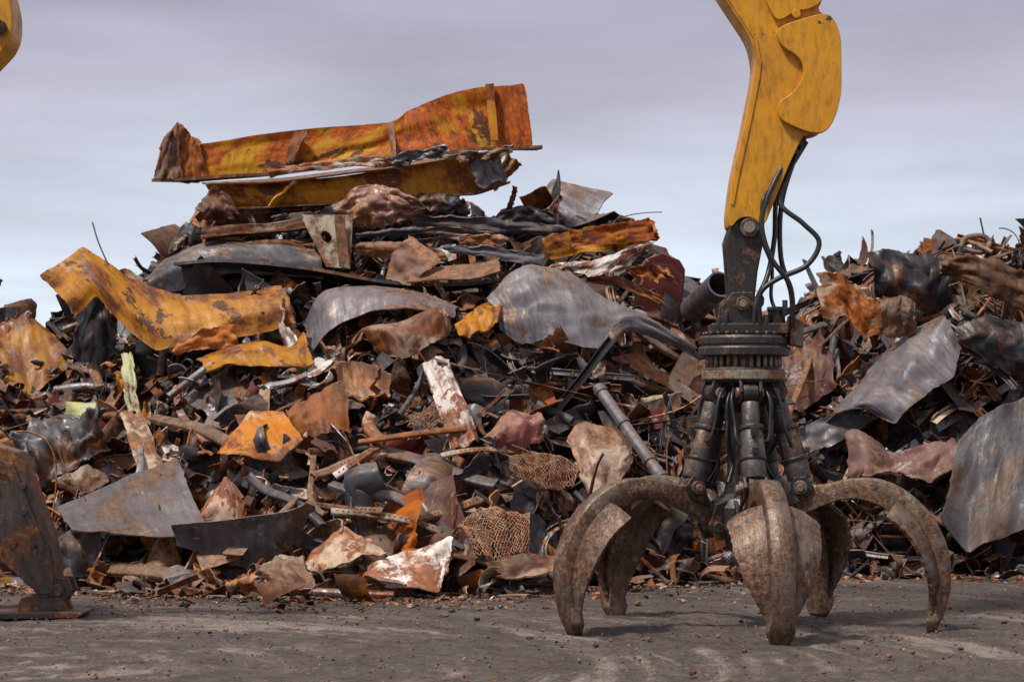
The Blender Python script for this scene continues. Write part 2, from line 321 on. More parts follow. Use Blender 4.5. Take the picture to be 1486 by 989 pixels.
hero('arched_grey_plate',[
 P_([(442,468),(470,425),(540,417),(620,430),(675,452)],[(446,522,-.45),(478,478,-.5),(535,452,-.5),(600,450,-.5),(655,459,-.4)],GREY,d=26.4,off=-.2,bulge=.08,crump=.015,jg=.02,rnd=.7,n=90,smooth=True),
 P_([(402,465),(425,480),(445,520)],[(410,500),(425,515),(448,528)],WHITE,d=26,off=-.3,crump=.03,jg=.02,n=30,m=20)])
hero('draped_steel_sheet',[
 P_([(705,432),(735,400),(775,385),(830,398),(880,432),(930,452),(1005,505)],[(728,482,-.35),(760,502,-.4),(800,496,-.45),(850,506,-.5),(885,502,-.45),(920,484,-.2),(1010,520,0)],GREY,d=26.6,off=-.35,bulge=.12,crump=.022,jg=.03,rnd=.8,n=120,m=60,cr=(8,5),smooth=True),
 P_([(560,405),(572,365),(596,340)],[(600,415,-.2),(620,395,-.2),(640,375,-.1)],BROWN,d=26.9,off=-.3,crump=.02,jg=.015,rnd=.8,n=30,m=30),
 P_([(600,392),(680,385),(725,378)],[(590,408,-.3),(680,405,-.3),(726,392,-.3)],ORNG,d=26.9,off=-.3,crump=.01,jg=.015,rnd=.25,n=50,m=14)])
hero('orange_scrap_plate',[
 P_([(785,345),(830,335),(900,328),(945,318)],[(800,375),(850,365),(900,362),(955,348)],OCHRE,d=27.6,off=-.3,crump=.02,jg=.02,rnd=.56),
 P_([(825,334,.1),(900,325,.1),(942,316,.1)],[(830,358,.1),(900,352,.1),(952,347,.1)],WEB,d=27.1,off=-.2,crump=.02,jg=.015,rnd=.3),
 P_([(800,385),(870,376),(945,352)],[(815,392),(860,398),(905,395)],WHITE,d=26.9,off=-.3,crump=.03,jg=.03,rnd=.6),
 P_([(905,392),(940,380),(975,398)],[(915,400),(945,405),(978,410)],BROWN,d=27,off=-.3,crump=.05,jg=.04,n=40,m=16),
 P_([(742,305),(748,285),(750,272)],[(732,310),(740,290),(744,270)],RED,d=28,off=0,crump=.02,jg=.01,n=20,m=8,rnd=.3),
 P_([(720,312),(760,300),(798,305)],[(725,330),(765,335),(815,335)],DARK,d=27.9,off=-.2,crump=.06,jg=.03,n=30,m=20,rnd=.8),
 P_([(786,320),(798,300),(812,283)],[(800,325),(806,308),(816,285)],RED,d=27.9,off=-.1,crump=.03,jg=.01,n=20,m=8,rnd=.2)])
hero('bent_ochre_plate',[
 P_([(62,407),(120,356),(185,402),(265,432),(330,428),(412,418)],[(108,458,-.2),(140,428,-.2),(185,478,-.3),(225,508,-.4),(320,492,-.4),(430,475,-.3)],OCHRE,d=26.6,off=-.45,bulge=.06,crump=.035,jg=.022,rnd=.42,n=110,m=60,cr=(5,3)),
 P_([(412,418),(418,440),(430,475)],[(405,440,-.3),(408,455,-.35),(410,478,-.4)],CREAM,d=26.5,off=-.45,crump=.02,jg=.01,n=20,m=10,rnd=.6),
 P_([(250,506),(290,480),(340,470)],[(255,512),(300,508),(345,500)],ORNG,d=26.2,off=-.5,crump=.03,jg=.02,n=30,m=16,rnd=.9),
 P_([(110,460),(145,430),(170,470)],[(105,520),(140,530),(170,520)],DARK,d=26.8,off=-.3,crump=.03,jg=.03,rnd=.5)])
hero('curled_orange_plate',[
 P_([(285,520),(330,508),(380,500),(420,505),(440,480)],[(300,540,-.2),(340,530,-.25),(390,535,-.25),(440,535,-.2),(455,530,-.1)],OCHRE,off=-.45,bulge=.05,crump=.03,jg=.02,rnd=.43,n=60,m=24),
 P_([(655,480),(690,448),(735,440)],[(668,490,-.2),(700,482,-.2),(722,470,-.2)],OCHRE,off=-.5,bulge=.06,crump=.03,jg=.02,rnd=.56,n=40,m=24),
 P_([(315,655),(365,597),(412,598)],[(330,660,-.2),(405,668,-.2),(442,640,-.1)],BORG,off=-.55,crump=.02,jg=.01,rnd=.56,n=50,m=30)])
hero('torn_ochre_panel',[P_([(-30,470),(10,480),(40,458),(72,480)],[(-30,540),(10,555),(45,580),(105,520)],OCHRE,off=-.5,crump=.03,jg=.025,rnd=.29),
 P_([(-20,462),(20,470),(42,456)],[(-10,490),(10,520),(45,490)],WHITE,off=-.56,crump=.03,jg=.04,rnd=.7,n=40,m=20)])
hero('scraped_floor_plate',[P_([(82,738),(256,664)],[(105,770,-.25),(290,785,-.3),(303,768,-.2)],GREY,off=-.7,crump=.015,jg=.012,rnd=.3,n=60,m=40),
 P_([(75,790),(115,765),(160,755)],[(85,830),(120,835),(160,815)],GREY,off=-.5,bulge=.15,crump=.03,jg=.02,rnd=.1,smooth=True),
 P_([(80,700),(130,675),(160,690)],[(90,710),(130,720),(160,700)],CREAM,off=-.6,bulge=.06,crump=.03,jg=.02,rnd=.2,n=30,m=16)])
hero('crumpled_grey_drum',[P_([(30,640),(60,612),(110,605),(165,600)],[(45,690),(80,700),(120,690),(160,660)],GALV,off=-.6,bulge=.28,crump=.09,jg=.03,rnd=.05,n=80,m=50,cr=(7,6),smooth=True)])
hero('folded_white_strip',[P_([(612,530),(630,518),(650,528)],[(655,650,-.1),(675,652,-.1),(695,640,-.1)],WHITE,off=-.7,bulge=.06,crump=.04,jg=.014,rnd=.6,n=30,m=60),
 P_([(175,515),(190,513)],[(190,615),(208,612)],GREEN,off=-.6,bulge=.05,crump=.03,jg=.02,rnd=.5,n=12,m=40),
 P_([(175,600),(205,596)],[(205,690),(240,690)],CREAM,off=-.5,bulge=.05,crump=.03,jg=.015,rnd=.6,n=12,m=40)])
hero('crumpled_oxide_tank_skin',[P_([(515,500),(540,475),(600,465),(640,462),(652,480)],[(550,512,-.1),(580,520,-.2),(620,505,-.2),(645,492,-.1),(655,484)],TPR,off=-.5,bulge=.15,crump=.05,jg=.02,rnd=.3,n=60,m=30,smooth=True),
 P_([(488,530),(520,525),(570,545)],[(500,575),(530,580),(560,568)],BROWN,off=-.5,bulge=-.18,crump=.02,jg=.015,rnd=.8,smooth=True),
 P_([(700,640),(740,598),(780,600)],[(722,652),(750,655),(785,640)],RED,off=-.5,bulge=.12,crump=.04,jg=.02,rnd=.9,n=40,m=30),
 P_([(415,600),(450,575),(500,560)],[(430,645),(470,635),(508,620)],ORNG,off=-.45,bulge=.05,crump=.04,jg=.02,rnd=.2)])
hero('rounded_pink_panel',[P_([(822,640),(840,615),(890,625),(912,640)],[(850,715,-.15),(870,712,-.15),(895,700,-.1),(915,672)],TPR,off=-.6,bulge=.04,crump=.02,jg=.015,rnd=.8,n=50,m=40,smooth=True)])
hero('white_peeling_sheet',[P_([(525,835),(570,805),(620,790),(652,780)],[(560,850,-.3),(600,855,-.3),(640,860,-.3),(655,830,-.1)],WHITE,off=-.5,bulge=.03,crump=.04,jg=.02,rnd=.85),
 P_([(700,815),(760,805),(830,808)],[(720,840,-.3),(780,835,-.4),(835,825,-.3)],TAN,off=-.4,crump=.02,jg=.02,rnd=.6),
 P_([(370,830),(400,808),(440,812)],[(380,845),(420,862,-.2),(460,858,-.2)],TAN,off=-.4,bulge=.08,crump=.03,jg=.02,rnd=.4,smooth=True),
 P_([(440,820),(500,760),(540,790)],[(455,830,-.2),(520,815,-.2),(560,805,-.2)],CREAM,off=-.45,bulge=.03,crump=.04,jg=.02,rnd=.7),
 P_([(290,750),(325,690),(350,720)],[(310,770),(345,765),(358,740)],TPR,off=-.5,bulge=.1,crump=.03,jg=.02,rnd=.7)])
hero('leaning_dark_plate',[P_([(1392,640),(1430,605),(1500,570),(1560,540)],[(1362,760,-.5),(1400,805,-.6),(1480,770,-.6),(1560,800,-.6)],GREY,off=-.5,lean=.2,crump=.04,jg=.025,rnd=.05,n=80,m=60)])
hero('bent_hood_sheet',[
 P_([(1180,640),(1225,588),(1270,540),(1310,490),(1368,458)],[(1250,590,-.5),(1300,612,-.6),(1340,585,-.6),(1382,545,-.5),(1398,505,-.4)],GREY,off=-.5,lean=.3,bulge=.16,crump=.05,jg=.025,rnd=.6,n=90,m=50),
 P_([(1140,650),(1180,610),(1245,590)],[(1150,665),(1200,650),(1262,612)],DARK,off=-.5,lean=.3,crump=.02,jg=.02,rnd=.9,n=40,m=16),
 P_([(1225,625),(1290,655),(1350,648),(1388,640)],[(1228,692,-.2),(1290,690,-.2),(1350,692,-.2),(1382,680,-.2)],RED,off=-.6,lean=.3,crump=.05,jg=.04,rnd=.4,n=70,m=30),
 P_([(1130,520),(1165,495),(1195,480)],[(1130,580),(1160,600),(1215,560)],RED,off=-.4,bulge=.05,crump=.03,jg=.03,rnd=.2)])
hero('black_twisted_plates',[
 P_([(1262,368),(1300,362),(1350,372),(1372,380)],[(1268,430),(1310,450),(1360,455),(1378,440)],DARK,d=27.6,off=-.3,bulge=.1,crump=.05,jg=.03,rnd=.3),
 P_([(1362,378),(1410,368),(1450,380),(1500,400)],[(1368,395),(1420,420),(1460,440),(1500,460)],BROWN,d=27.4,off=-.3,bulge=.1,crump=.05,jg=.03,rnd=.1),
 P_([(1185,400),(1215,392),(1262,430),(1278,428)],[(1195,460),(1225,455),(1250,485),(1278,488)],TPR,d=27.2,off=-.3,crump=.03,jg=.03,rnd=.85),
 P_([(1275,432),(1310,430),(1325,440)],[(1278,485),(1310,490),(1328,488)],BROWN,d=27.1,off=-.3,bulge=.1,crump=.03,jg=.02,rnd=.4),
 P_([(1466,360),(1480,365),(1500,350)],[(1470,400),(1480,405),(1500,410)],DARK,d=27.6,off=-.3,crump=.05,jg=.03,rnd=.2),
 P_([(1380,470),(1430,460),(1500,470)],[(1395,510),(1440,530),(1500,560)],DARK,d=27,off=-.5,bulge=.1,crump=.05,jg=.03,rnd=.5),
 P_([(885,520),(920,512),(1020,575)],[(905,528),(940,545),(1015,590)],CREAM,off=-.4,crump=.01,jg=.01,rnd=.6,n=50,m=14)])
Bp=Builder()
PA,PB=W(868,562,24.9),W(962,696,23.9)
tube(Bp,np.linspace(PA,PB,30),.055,GREY,18,hollow=.012,rnd=.75)
for f in (.05,.4,.8,.97): tube(Bp,np.linspace(PA+(PB-PA)*(f-.02),PA+(PB-PA)*(f+.02),4),.075,GREY,18,rnd=.4)
HP.append(np.linspace(PA,PB,8));Bp.build('flanged_steel_pipe')
Bp=Builder();tube(Bp,np.linspace(W(1045,412,26.6),W(1005,450,27.3),12),.14,GREY,24,hollow=.02,rnd=.5)
Bp.build('open_pipe_end')
Bp=Builder();tube(Bp,catmull([W(408,842,22.5),W(430,855,22.3),W(480,860,22.2),W(572,864,22.1)],30),.04,GALV,14,hollow=.01,rnd=.3);Bp.build('bent_tube')
Bp=Builder();tube(Bp,catmull([W(1395,358,27.4),W(1402,345,27.4),W(1425,342,27.4),W(1436,352,27.4),W(1425,366,27.3),W(1398,362,27.3)],30),.03,TAN,8,rnd=.4)
tube(Bp,catmull([W(1405,350,27.4),W(1420,356,27.3),W(1440,366,27.2)],12),.025,TAN,8,rnd=.4);Bp.build('lifting_ring')
def meshsheet(name,top,bot,mat,cell=.042,r=.0065,rn=.6,**k):
    """chain-link / expanded mesh: woven zig-zag wires following a draped surface"""
    P,pc=psurf(top,bot,n=80,m=50,jg=.0,**k);B=Builder()
    Lu=pc[-1,0,0];Lv=pc[0,-1,1];nu=max(4,int(Lu/cell));nv=max(4,int(Lv/cell))
    def S(a,b):
        a=np.clip(a,0,1)*79;b=np.clip(b,0,1)*49;i=np.minimum(a.astype(int),78);j=np.minimum(b.astype(int),48);fa=(a-i)[:,None];fb=(b-j)[:,None]
        return P[i,j]*(1-fa)*(1-fb)+P[i+1,j]*fa*(1-fb)+P[i,j+1]*(1-fa)*fb+P[i+1,j+1]*fa*fb
    for i in range(nu+1):
        t=np.linspace(0,1,nv*4+1);ph=np.abs(((t*nv*.5)%1)*2-1)*2-1
        for s in (1,-1):
            q=S((i+.5*s*ph)/nu+0*t,t);q[:,1]+=s*.006*np.sin(t*nv*np.pi)
            if rng.random()<.95: tube(B,q,r,mat,5,rnd=rn)
    return B.build(name)
meshsheet('wire_mesh_sheet',[(655,770),(700,745),(768,748)],[(690,812,-.3),(725,812,-.35),(768,800,-.3)],TAN,off=-.55,bulge=.16,crump=.05,rn=.75)
meshsheet('wire_mesh_sheet',[(726,662),(770,658),(838,676)],[(738,690,-.15),(780,706,-.2),(830,708,-.2)],TAN,off=-.6,bulge=.10,crump=.04,rn=.45,cell=.036,r=.006)
meshsheet('wire_mesh_sheet',[(600,600),(640,590),(660,600)],[(590,625,-.1),(640,622,-.1),(665,620,-.1)],TAN,off=-.6,bulge=.05,crump=.04,rn=.5,cell=.036,r=.006)
Bp=Builder()
for (a,b,wd,mt,rn) in [((455,688),(560,655),.09,CREAM,.8),((480,700),(600,735),.1,GREY,.7),((445,730),(555,740),.07,TAN,.4),((600,752),(700,722),.08,TAN,.8),((455,660),(470,745),.05,TPR,.5),((210,600),(330,640),.12,BROWN,.5),((330,800),(430,720),.06,TPR,.5),((560,655),(720,700),.12,GREY,.6),((60,570),(190,600),.12,BROWN,.4),((640,660),(760,655),.05,CREAM,.7),((920,700),(1000,745),.08,BROWN,.7),((540,600),(548,640),.12,CREAM,.9),((120,440),(145,560),.1,TAN,.6),((1175,520),(1135,640),.06,BROWN,.6),((130,820),(290,845),.14,TAN,.4),((485,690),(548,648),.07,WHITE,.7),((920,470),(1010,540),.1,TAN,.5),((900,540),(1010,570),.09,CREAM,.6),((380,560),(445,542),.06,GALV,.7),((360,690),(470,760),.09,DARK,.8),((480,740),(640,770),.07,CREAM,.5),((200,690),(215,640),.06,GALV,.6),((520,640),(690,620),.06,BROWN,.7),((1200,700),(1380,760),.08,BROWN,.4),((1050,520),(1200,470),.08,DARK,.8),((255,560),(300,640),.07,RED,.8)]:
    d1=surf(*a)-.45;d2=surf(*b)-.45;A=W(*a,d1);C=W(*b,d2);t=np.linspace(0,1,60)[:,None];c=A*(1-t)+C*t+np.sin(np.pi*t)*rng.normal(0,.05,3)+np.sin(2*np.pi*t)*rng.normal(0,.02,3)
    T=nrm(np.gradient(c,axis=0));S=nrm(np.cross(T,[0,-.7,.7]));K=np.cross(S,T);tw=(t-.5)*rng.normal(0,.8);S,K=np.cos(tw)*S+np.sin(tw)*K,np.cos(tw)*K-np.sin(tw)*S
    x=np.array([-.5,-.5,-.49,-.12,.12,.49,.5,.5])*wd;y=np.array([.4,.05,0,0,0,0,.05,.4])*wd
    P=c[:,None]+x[None,:,None]*S[:,None]-y[None,:,None]*K[:,None]
    mask=np.zeros((59,7),bool);
    if wd<.1 and mt in(CREAM,WHITE,TAN): mask[3:-3:3,3]=True
    HP.append(c[::12]);sheet(Bp,P,.008,mt,rn*.8,mask=mask)
Bp.build('channel_bars',pile)
HPc=np.concatenate(HP)
# -------- scatter
Bs=Builder()
def pick(x,z,t):
    hf=np.clip(t*1.15-.05+(.5 if x>3.0 else 0),0,1)
    cave_shade=math.exp(-((x-.6)/1.2)**2-((z-1.9)/.8)**2)+.8*math.exp(-((x-4.2)/1.5)**2-((z-1.0)/.8)**2)  # shade of hollows put into piece colour: darker steel, lower tone
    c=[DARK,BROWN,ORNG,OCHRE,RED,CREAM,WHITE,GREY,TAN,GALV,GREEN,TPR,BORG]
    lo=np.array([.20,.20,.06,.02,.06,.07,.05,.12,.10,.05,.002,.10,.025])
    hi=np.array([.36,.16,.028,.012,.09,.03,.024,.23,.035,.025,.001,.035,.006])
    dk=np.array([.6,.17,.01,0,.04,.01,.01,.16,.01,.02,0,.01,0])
    w=lo*(1-hf)+hi*hf; w=w/w.sum(); cv=min(1,cave_shade); w=w*(1-cv)+dk/dk.sum()*cv
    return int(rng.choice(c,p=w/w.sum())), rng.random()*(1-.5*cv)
def pos_on(back=1.15):
    x=rng.uniform(-8,8);yb=float(np.interp(x,bx_,by_));t=rng.uniform(-.02,back);y=yb+t*(28.5-yb);return x,y,t
def free(pos,r): 
    D=(HPc-pos)*np.array([1,.8,1]);return (D*D).sum(1).min()>r*r
def scat(N,lo,hi,nx,ny,th,lift,clear=.38,sink=.06):
    for _ in range(N):
        x,y,t=pos_on(); w=lo*(hi/lo)**rng.random();h=w*rng.uniform(.16,.75)
        pos=np.array([x,y,float(hz(x,y))+rng.uniform(-sink,lift)])
        if not free(pos,w*clear):
            pos[2]-=.3*w+.1
            if not free(pos,w*clear*.7): continue
        P,pc=rsheet(w,h,nx,ny)
        nv=hnorm(x,y)+rng.normal(0,.65,3)
        P=orient(P,nv,rng.uniform(0,6.28),pos); mn=P[...,2].min()
        if mn<0 and t<.15: P[...,2]-=mn-.01
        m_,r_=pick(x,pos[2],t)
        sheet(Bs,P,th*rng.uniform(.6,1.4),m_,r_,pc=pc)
scat(520,.6,1.5,40,24,.013,.15,.34)
scat(1500,.26,.65,22,12,.010,.25,.3)
scat(3400,.07,.27,9,5,.007,.25,.2,.1)
Bs.build('scrap_sheets',pile)
Bb=Builder()
def rcurve(L,n,bend):
    k=np.interp(np.linspace(0,1,n),np.linspace(0,1,5),rng.normal(0,bend,5));th=np.cumsum(k)/n
    k2=np.interp(np.linspace(0,1,n),np.linspace(0,1,4),rng.normal(0,bend*.5,4));ph=np.cumsum(k2)/n
    d=np.stack([np.cos(th)*np.cos(ph),np.sin(th),np.sin(ph)],-1);p=np.cumsum(d,0)*L/n;return p-p.mean(0)
def place_curve(p):
    L=np.ptp(p,axis=0).max()
    for _ in range(12):
        x,y,t=pos_on(1.0);pos=np.array([x,y,float(hz(x,y))+rng.uniform(.05,.3)])
        if free(pos,.27*L): break
    else: pos[2]-=.35
    q=orient(p,hnorm(x,y)+rng.normal(0,.25,3),rng.uniform(0,6.28),pos);mn=q[...,2].min()
    if mn<.03 and t<.15:q[...,2]-=mn-.03
    return q,t
for i in range(400):
    L=rng.uniform(.5,2.0);n=26;c=rcurve(L,n,rng.choice([.05,.3,.9,1.8]));w=rng.uniform(.02,.09)
    q=rng.integers(0,4)
    if q==0: prof=np.array([[-w/2,0],[-w/6,0],[w/6,0],[w/2,0]])
    elif q==1: prof=np.array([[-w/2,w/2],[-w/2,w/4],[-w/2,0],[-w/2+.001,0],[0,0],[w/2,0]])
    else: prof=np.array([[-w/2,w/2],[-w/2,w/4],[-w/2,0],[-w/2+.001,0],[0,0],[w/2-.001,0],[w/2,0],[w/2,w/4],[w/2,w/2]])
    T=nrm(np.gradient(c,axis=0));S=nrm(np.cross(T,[0,0,1.]));K=np.cross(S,T)
    tw=np.linspace(0,rng.uniform(-1.2,1.2),n)[:,None];S,K=np.cos(tw)*S+np.sin(tw)*K,-np.sin(tw)*S+np.cos(tw)*K
    P=c[:,None]+prof[None,:,0:1]*S[:,None]+prof[None,:,1:2]*K[:,None]
    Pq,t=place_curve(P)
    sheet(Bb,Pq,.008,int(rng.choice([BROWN,TAN,TPR,CREAM,GALV,ORNG,DARK,WHITE,GREY],p=[.18,.06,.09,.09,.14,.05,.24,.04,.11])),rng.random()*.9,pc=np.stack([np.repeat(np.linspace(0,L,n)[:,None],len(prof),1),np.repeat(prof[None,:,0],n,0),np.repeat(prof[None,:,1],n,0)],-1))
for i in range(90):
    r=rng.uniform(.015,.055);c=rcurve(rng.uniform(.4,1.3),20,rng.choice([0.05,.2,.8]));q,t=place_curve(c)
    tube(Bb,q,r,int(rng.choice([BROWN,GREY,GREY,GALV,DARK])),14,hollow=.008,rnd=rng.random()*.8)
for i in range(240):
    c=rcurve(rng.uniform(.5,1.9),40,rng.uniform(.5,6));q,t=place_curve(c);tube(Bb,q,rng.uniform(.004,.011),int(rng.choice([BROWN,DARK,TAN,CREAM])),6)
Bb.build('scrap_bars_and_pipes',pile)
# ------------------------------------------------------------ ground
def axis(lo,hi,step):
    a=np.arange(lo,hi,step);o=np.array([.3,1,3,8,20,60,200,700,3000.]);return np.concatenate([lo-o[::-1],a,hi+o])
gx=axis(-9,9,.04);gy=axis(9,26.5,.04)
X,Y=np.meshgrid(gx,gy,indexing='ij')
def snoise(X,Y,f,seed):
    r=np.random.default_rng(seed);Lt=r.normal(size=(256,256));x=X*f+500;y=Y*f+500;i=np.floor(x).astype(int);j=np.floor(y).astype(int);a=x-i;b=y-j;a=a*a*(3-2*a);b=b*b*(3-2*b);g=lambda p,q:Lt[p%256,q%256]
    return g(i,j)*(1-a)*(1-b)+g(i+1,j)*a*(1-b)+g(i,j+1)*(1-a)*b+g(i+1,j+1)*a*b
fade=np.clip((11-np.abs(X))/2,0,1)*np.clip((28-Y)/1.5,0,1)*np.clip((Y-7)/2,0,1)
TCX,TCY=-3.6,16.0
Rr=np.hypot(X-TCX,Y-TCY);Ra=np.arctan2(Y-TCY,X-TCX)
Z=.010*snoise(X,Y,.7,1)+.005*snoise(X,Y,2.3,2)+.004*snoise(X,Y,6,3)+.005*snoise(X,Y,12,4)+.006*np.abs(snoise(X,Y,22,5))
for r0 in (2.5,3.2,4.3,4.9,6.2):
    rr=Rr-r0-.12*snoise(X,Y,.5,9);Z+=-.014*np.exp(-(rr/.2)**4)+.010*np.exp(-((rr-.28)/.06)**2)+.006*np.sin(Ra*r0*2*np.pi/.13)*np.exp(-(rr/.19)**4)
Z=Z*fade
Bg=Builder();Bg.add(np.stack([X,Y,Z],-1),gridq(len(gx),len(gy))[:,::-1],0,np.stack([X,Y,Z],-1),.5)
M=NT('dirt_ground');vec=M.n('ShaderNodeTexCoord').outputs['Object']
sp=M.n('ShaderNodeSeparateXYZ');M.l(vec,sp.inputs[0])
dx=M.math('SUBTRACT',sp.outputs[0],TCX);dy=M.math('SUBTRACT',sp.outputs[1],TCY)
rad=M.math('SQRT',M.math('ADD',M.math('MULTIPLY',dx,dx),M.math('MULTIPLY',dy,dy)));an=M.math('ARCTAN2',dy,dx)
cb=M.n('ShaderNodeCombineXYZ');M.l(M.math('MULTIPLY',rad,2.2),cb.inputs[0]);M.l(M.math('MULTIPLY',an,1.1),cb.inputs[1])
trk=M.noise(cb.outputs[0],1.2,7,.7,.2)
big=M.noise(vec,.5,4,.6);med=M.noise(vec,3.6,8,.75);fine=M.noise(vec,30,5,.8)
col=M.mix(M.step(med,.40,.60),(.062,.044,.035),(.125,.092,.075))
col=M.mix(M.math('MULTIPLY',M.step(trk,.50,.60,0,.85),M.math('MULTIPLY',M.step(big,.42,.56,.1,1),M.step(med,.35,.55,.4,1))),col,(.33,.265,.225))
col=M.mix(M.step(trk,.46,.38,0,.6),col,(.04,.029,.024))
col=M.mix(M.step(fine,.57,.64,0,.55),col,(.33,.27,.23))
col=M.mix(M.step(fine,.45,.37,0,.7),col,(.028,.021,.018))
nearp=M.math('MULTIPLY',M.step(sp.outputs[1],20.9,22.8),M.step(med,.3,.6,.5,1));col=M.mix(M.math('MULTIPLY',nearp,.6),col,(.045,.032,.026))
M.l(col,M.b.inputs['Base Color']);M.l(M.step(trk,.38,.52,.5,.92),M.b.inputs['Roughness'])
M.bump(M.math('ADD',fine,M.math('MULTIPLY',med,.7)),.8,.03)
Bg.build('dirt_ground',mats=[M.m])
Bd=Builder()
for i in range(7000):
    x=rng.uniform(-6.5,6.5);yb=float(np.interp(x,bx_,by_));near=i<3800
    y=yb-abs(rng.normal(0,.9))+.1 if near else rng.uniform(14.5,24)
    s=rng.uniform(.004,.014)*(2.6 if (near and rng.random()<.35) else (2.0 if rng.random()<.05 else 1))
    pos=np.array([x,y,s*.3+.006])
    if i%3 or not near:
        a=np.linspace(0,2*np.pi,6);e=np.linspace(-1.5,1.5,4);P=np.stack([np.cos(e)[:,None]*np.cos(a),np.cos(e)[:,None]*np.sin(a)*rng.uniform(.5,1),np.sin(e)[:,None]*.6+0*a],-1)*s
        k=1+rng.uniform(-.3,.3,(4,5));k=np.concatenate([k,k[:,:1]],1);P=P*k[...,None]+pos
        Bd.add(P,gridq(4,6),int(rng.choice([DIRTSHADE,GREY,TAN,TPR,BROWN])),P.copy(),rng.random(),False)
    else:
        P,pc=rsheet(s*4.5,s*2,5,4,'fold');P=orient(P,[rng.normal(0,.3),rng.normal(0,.3),1],rng.uniform(0,6),pos);sheet(Bd,P,.004,int(rng.choice([BROWN,TAN,TPR,WHITE,ORNG,DARK],p=[.31,.25,.15,.08,.06,.15])),pc=pc)
for i in range(520):
    x=rng.uniform(-6.5,6.5);yb=float(np.interp(x,bx_,by_));y=yb-abs(rng.normal(0,.5))+.25
    w=rng.uniform(.08,.5);P,pc=rsheet(w,w*rng.uniform(.2,.8),14,10,rng.choice(['flat','curl','fold','crush']))
    P=orient(P,[rng.normal(0,.25),rng.normal(-.1,.25),1],rng.uniform(0,6),np.array([x,y,0]));P[...,2]-=P[...,2].min()-.004
    if P[...,2].max()>.32: continue
    m_,r_=pick(x,0,0);sheet(Bd,P,.008,m_,r_,pc=pc)
for i in range(60):
    x=rng.uniform(-6,6);yb=float(np.interp(x,bx_,by_));c=rcurve(rng.uniform(.2,.8),20,rng.uniform(.2,3));c[:,2]*=.2
    a=rng.uniform(0,6.28);q=np.stack([c[:,0]*math.cos(a)-c[:,1]*math.sin(a),c[:,0]*math.sin(a)+c[:,1]*math.cos(a),c[:,2]],-1)+[x,yb-abs(rng.normal(0,.6)),.02];q[:,2]-=min(0,q[:,2].min()-.012)
    tube(Bd,q,rng.uniform(.006,.018),int(rng.choice([BROWN,TAN,CREAM,GALV])),7)
Bd.build('ground_debris')
# ------------------------------------------------------------ hard-surface helpers
def ob_from(name,me,mat,parent,bev=0.0):
    me.materials.append(mat);ob=bpy.data.objects.new(name,me);scene.collection.objects.link(ob)
    if parent:ob.parent=parent
    if bev:
        b=ob.modifiers.new('b','BEVEL');b.width=bev;b.segments=2;b.limit_method='ANGLE'
    return ob
def prism(name,pts,vec,mat,parent,bev=.01):
    bm=bmesh.new();a=[bm.verts.new(p) for p in pts];b=[bm.verts.new(np.array(p)+vec) for p in pts];n=len(pts)
    bm.faces.new(a);bm.faces.new(b[::-1])
    for i in range(n): bm.faces.new([a[i],b[i],b[(i+1)%n],a[(i+1)%n]])
    bmesh.ops.recalc_face_normals(bm,faces=bm.faces);me=bpy.data.meshes.new(name);bm.to_mesh(me);bm.free();return ob_from(name,me,mat,parent,bev)
def cyl(name,a,b,r,mat,parent,r2=None,seg=28,bev=.006):
    a=Vector(a);b=Vector(b);d=b-a;bm=bmesh.new();bmesh.ops.create_cone(bm,cap_ends=True,segments=seg,radius1=r,radius2=r if r2 is None else r2,depth=d.length)
    Mx=Matrix.Translation((a+b)/2)@d.to_track_quat('Z','Y').to_matrix().to_4x4();bmesh.ops.transform(bm,matrix=Mx,verts=bm.verts)
    for f in bm.faces: f.smooth=len(f.verts)==4
    me=bpy.data.meshes.new(name);bm.to_mesh(me);bm.free();return ob_from(name,me,mat,parent,bev)
def revolve(name,prof,c,mat,parent,seg=48):
    B=Builder();prof=np.array(prof,float);a=np.linspace(0,2*np.pi,seg+1)
    for i in range(len(prof)-1):
        p=prof[i:i+2];P=np.stack([c[0]+p[:,0:1]*np.cos(a),c[1]+p[:,0:1]*np.sin(a),np.repeat(p[:,1:2],seg+1,1)],-1);B.add(P,gridq(2,seg+1)[:,::-1],0,P.copy(),.5)
    return B.build(name,parent,[mat])
def hose(name,pts,r,mat,parent,n=60):
    B=Builder();tube(B,catmull(pts,n),r,0,10);return B.build(name,parent,[mat])
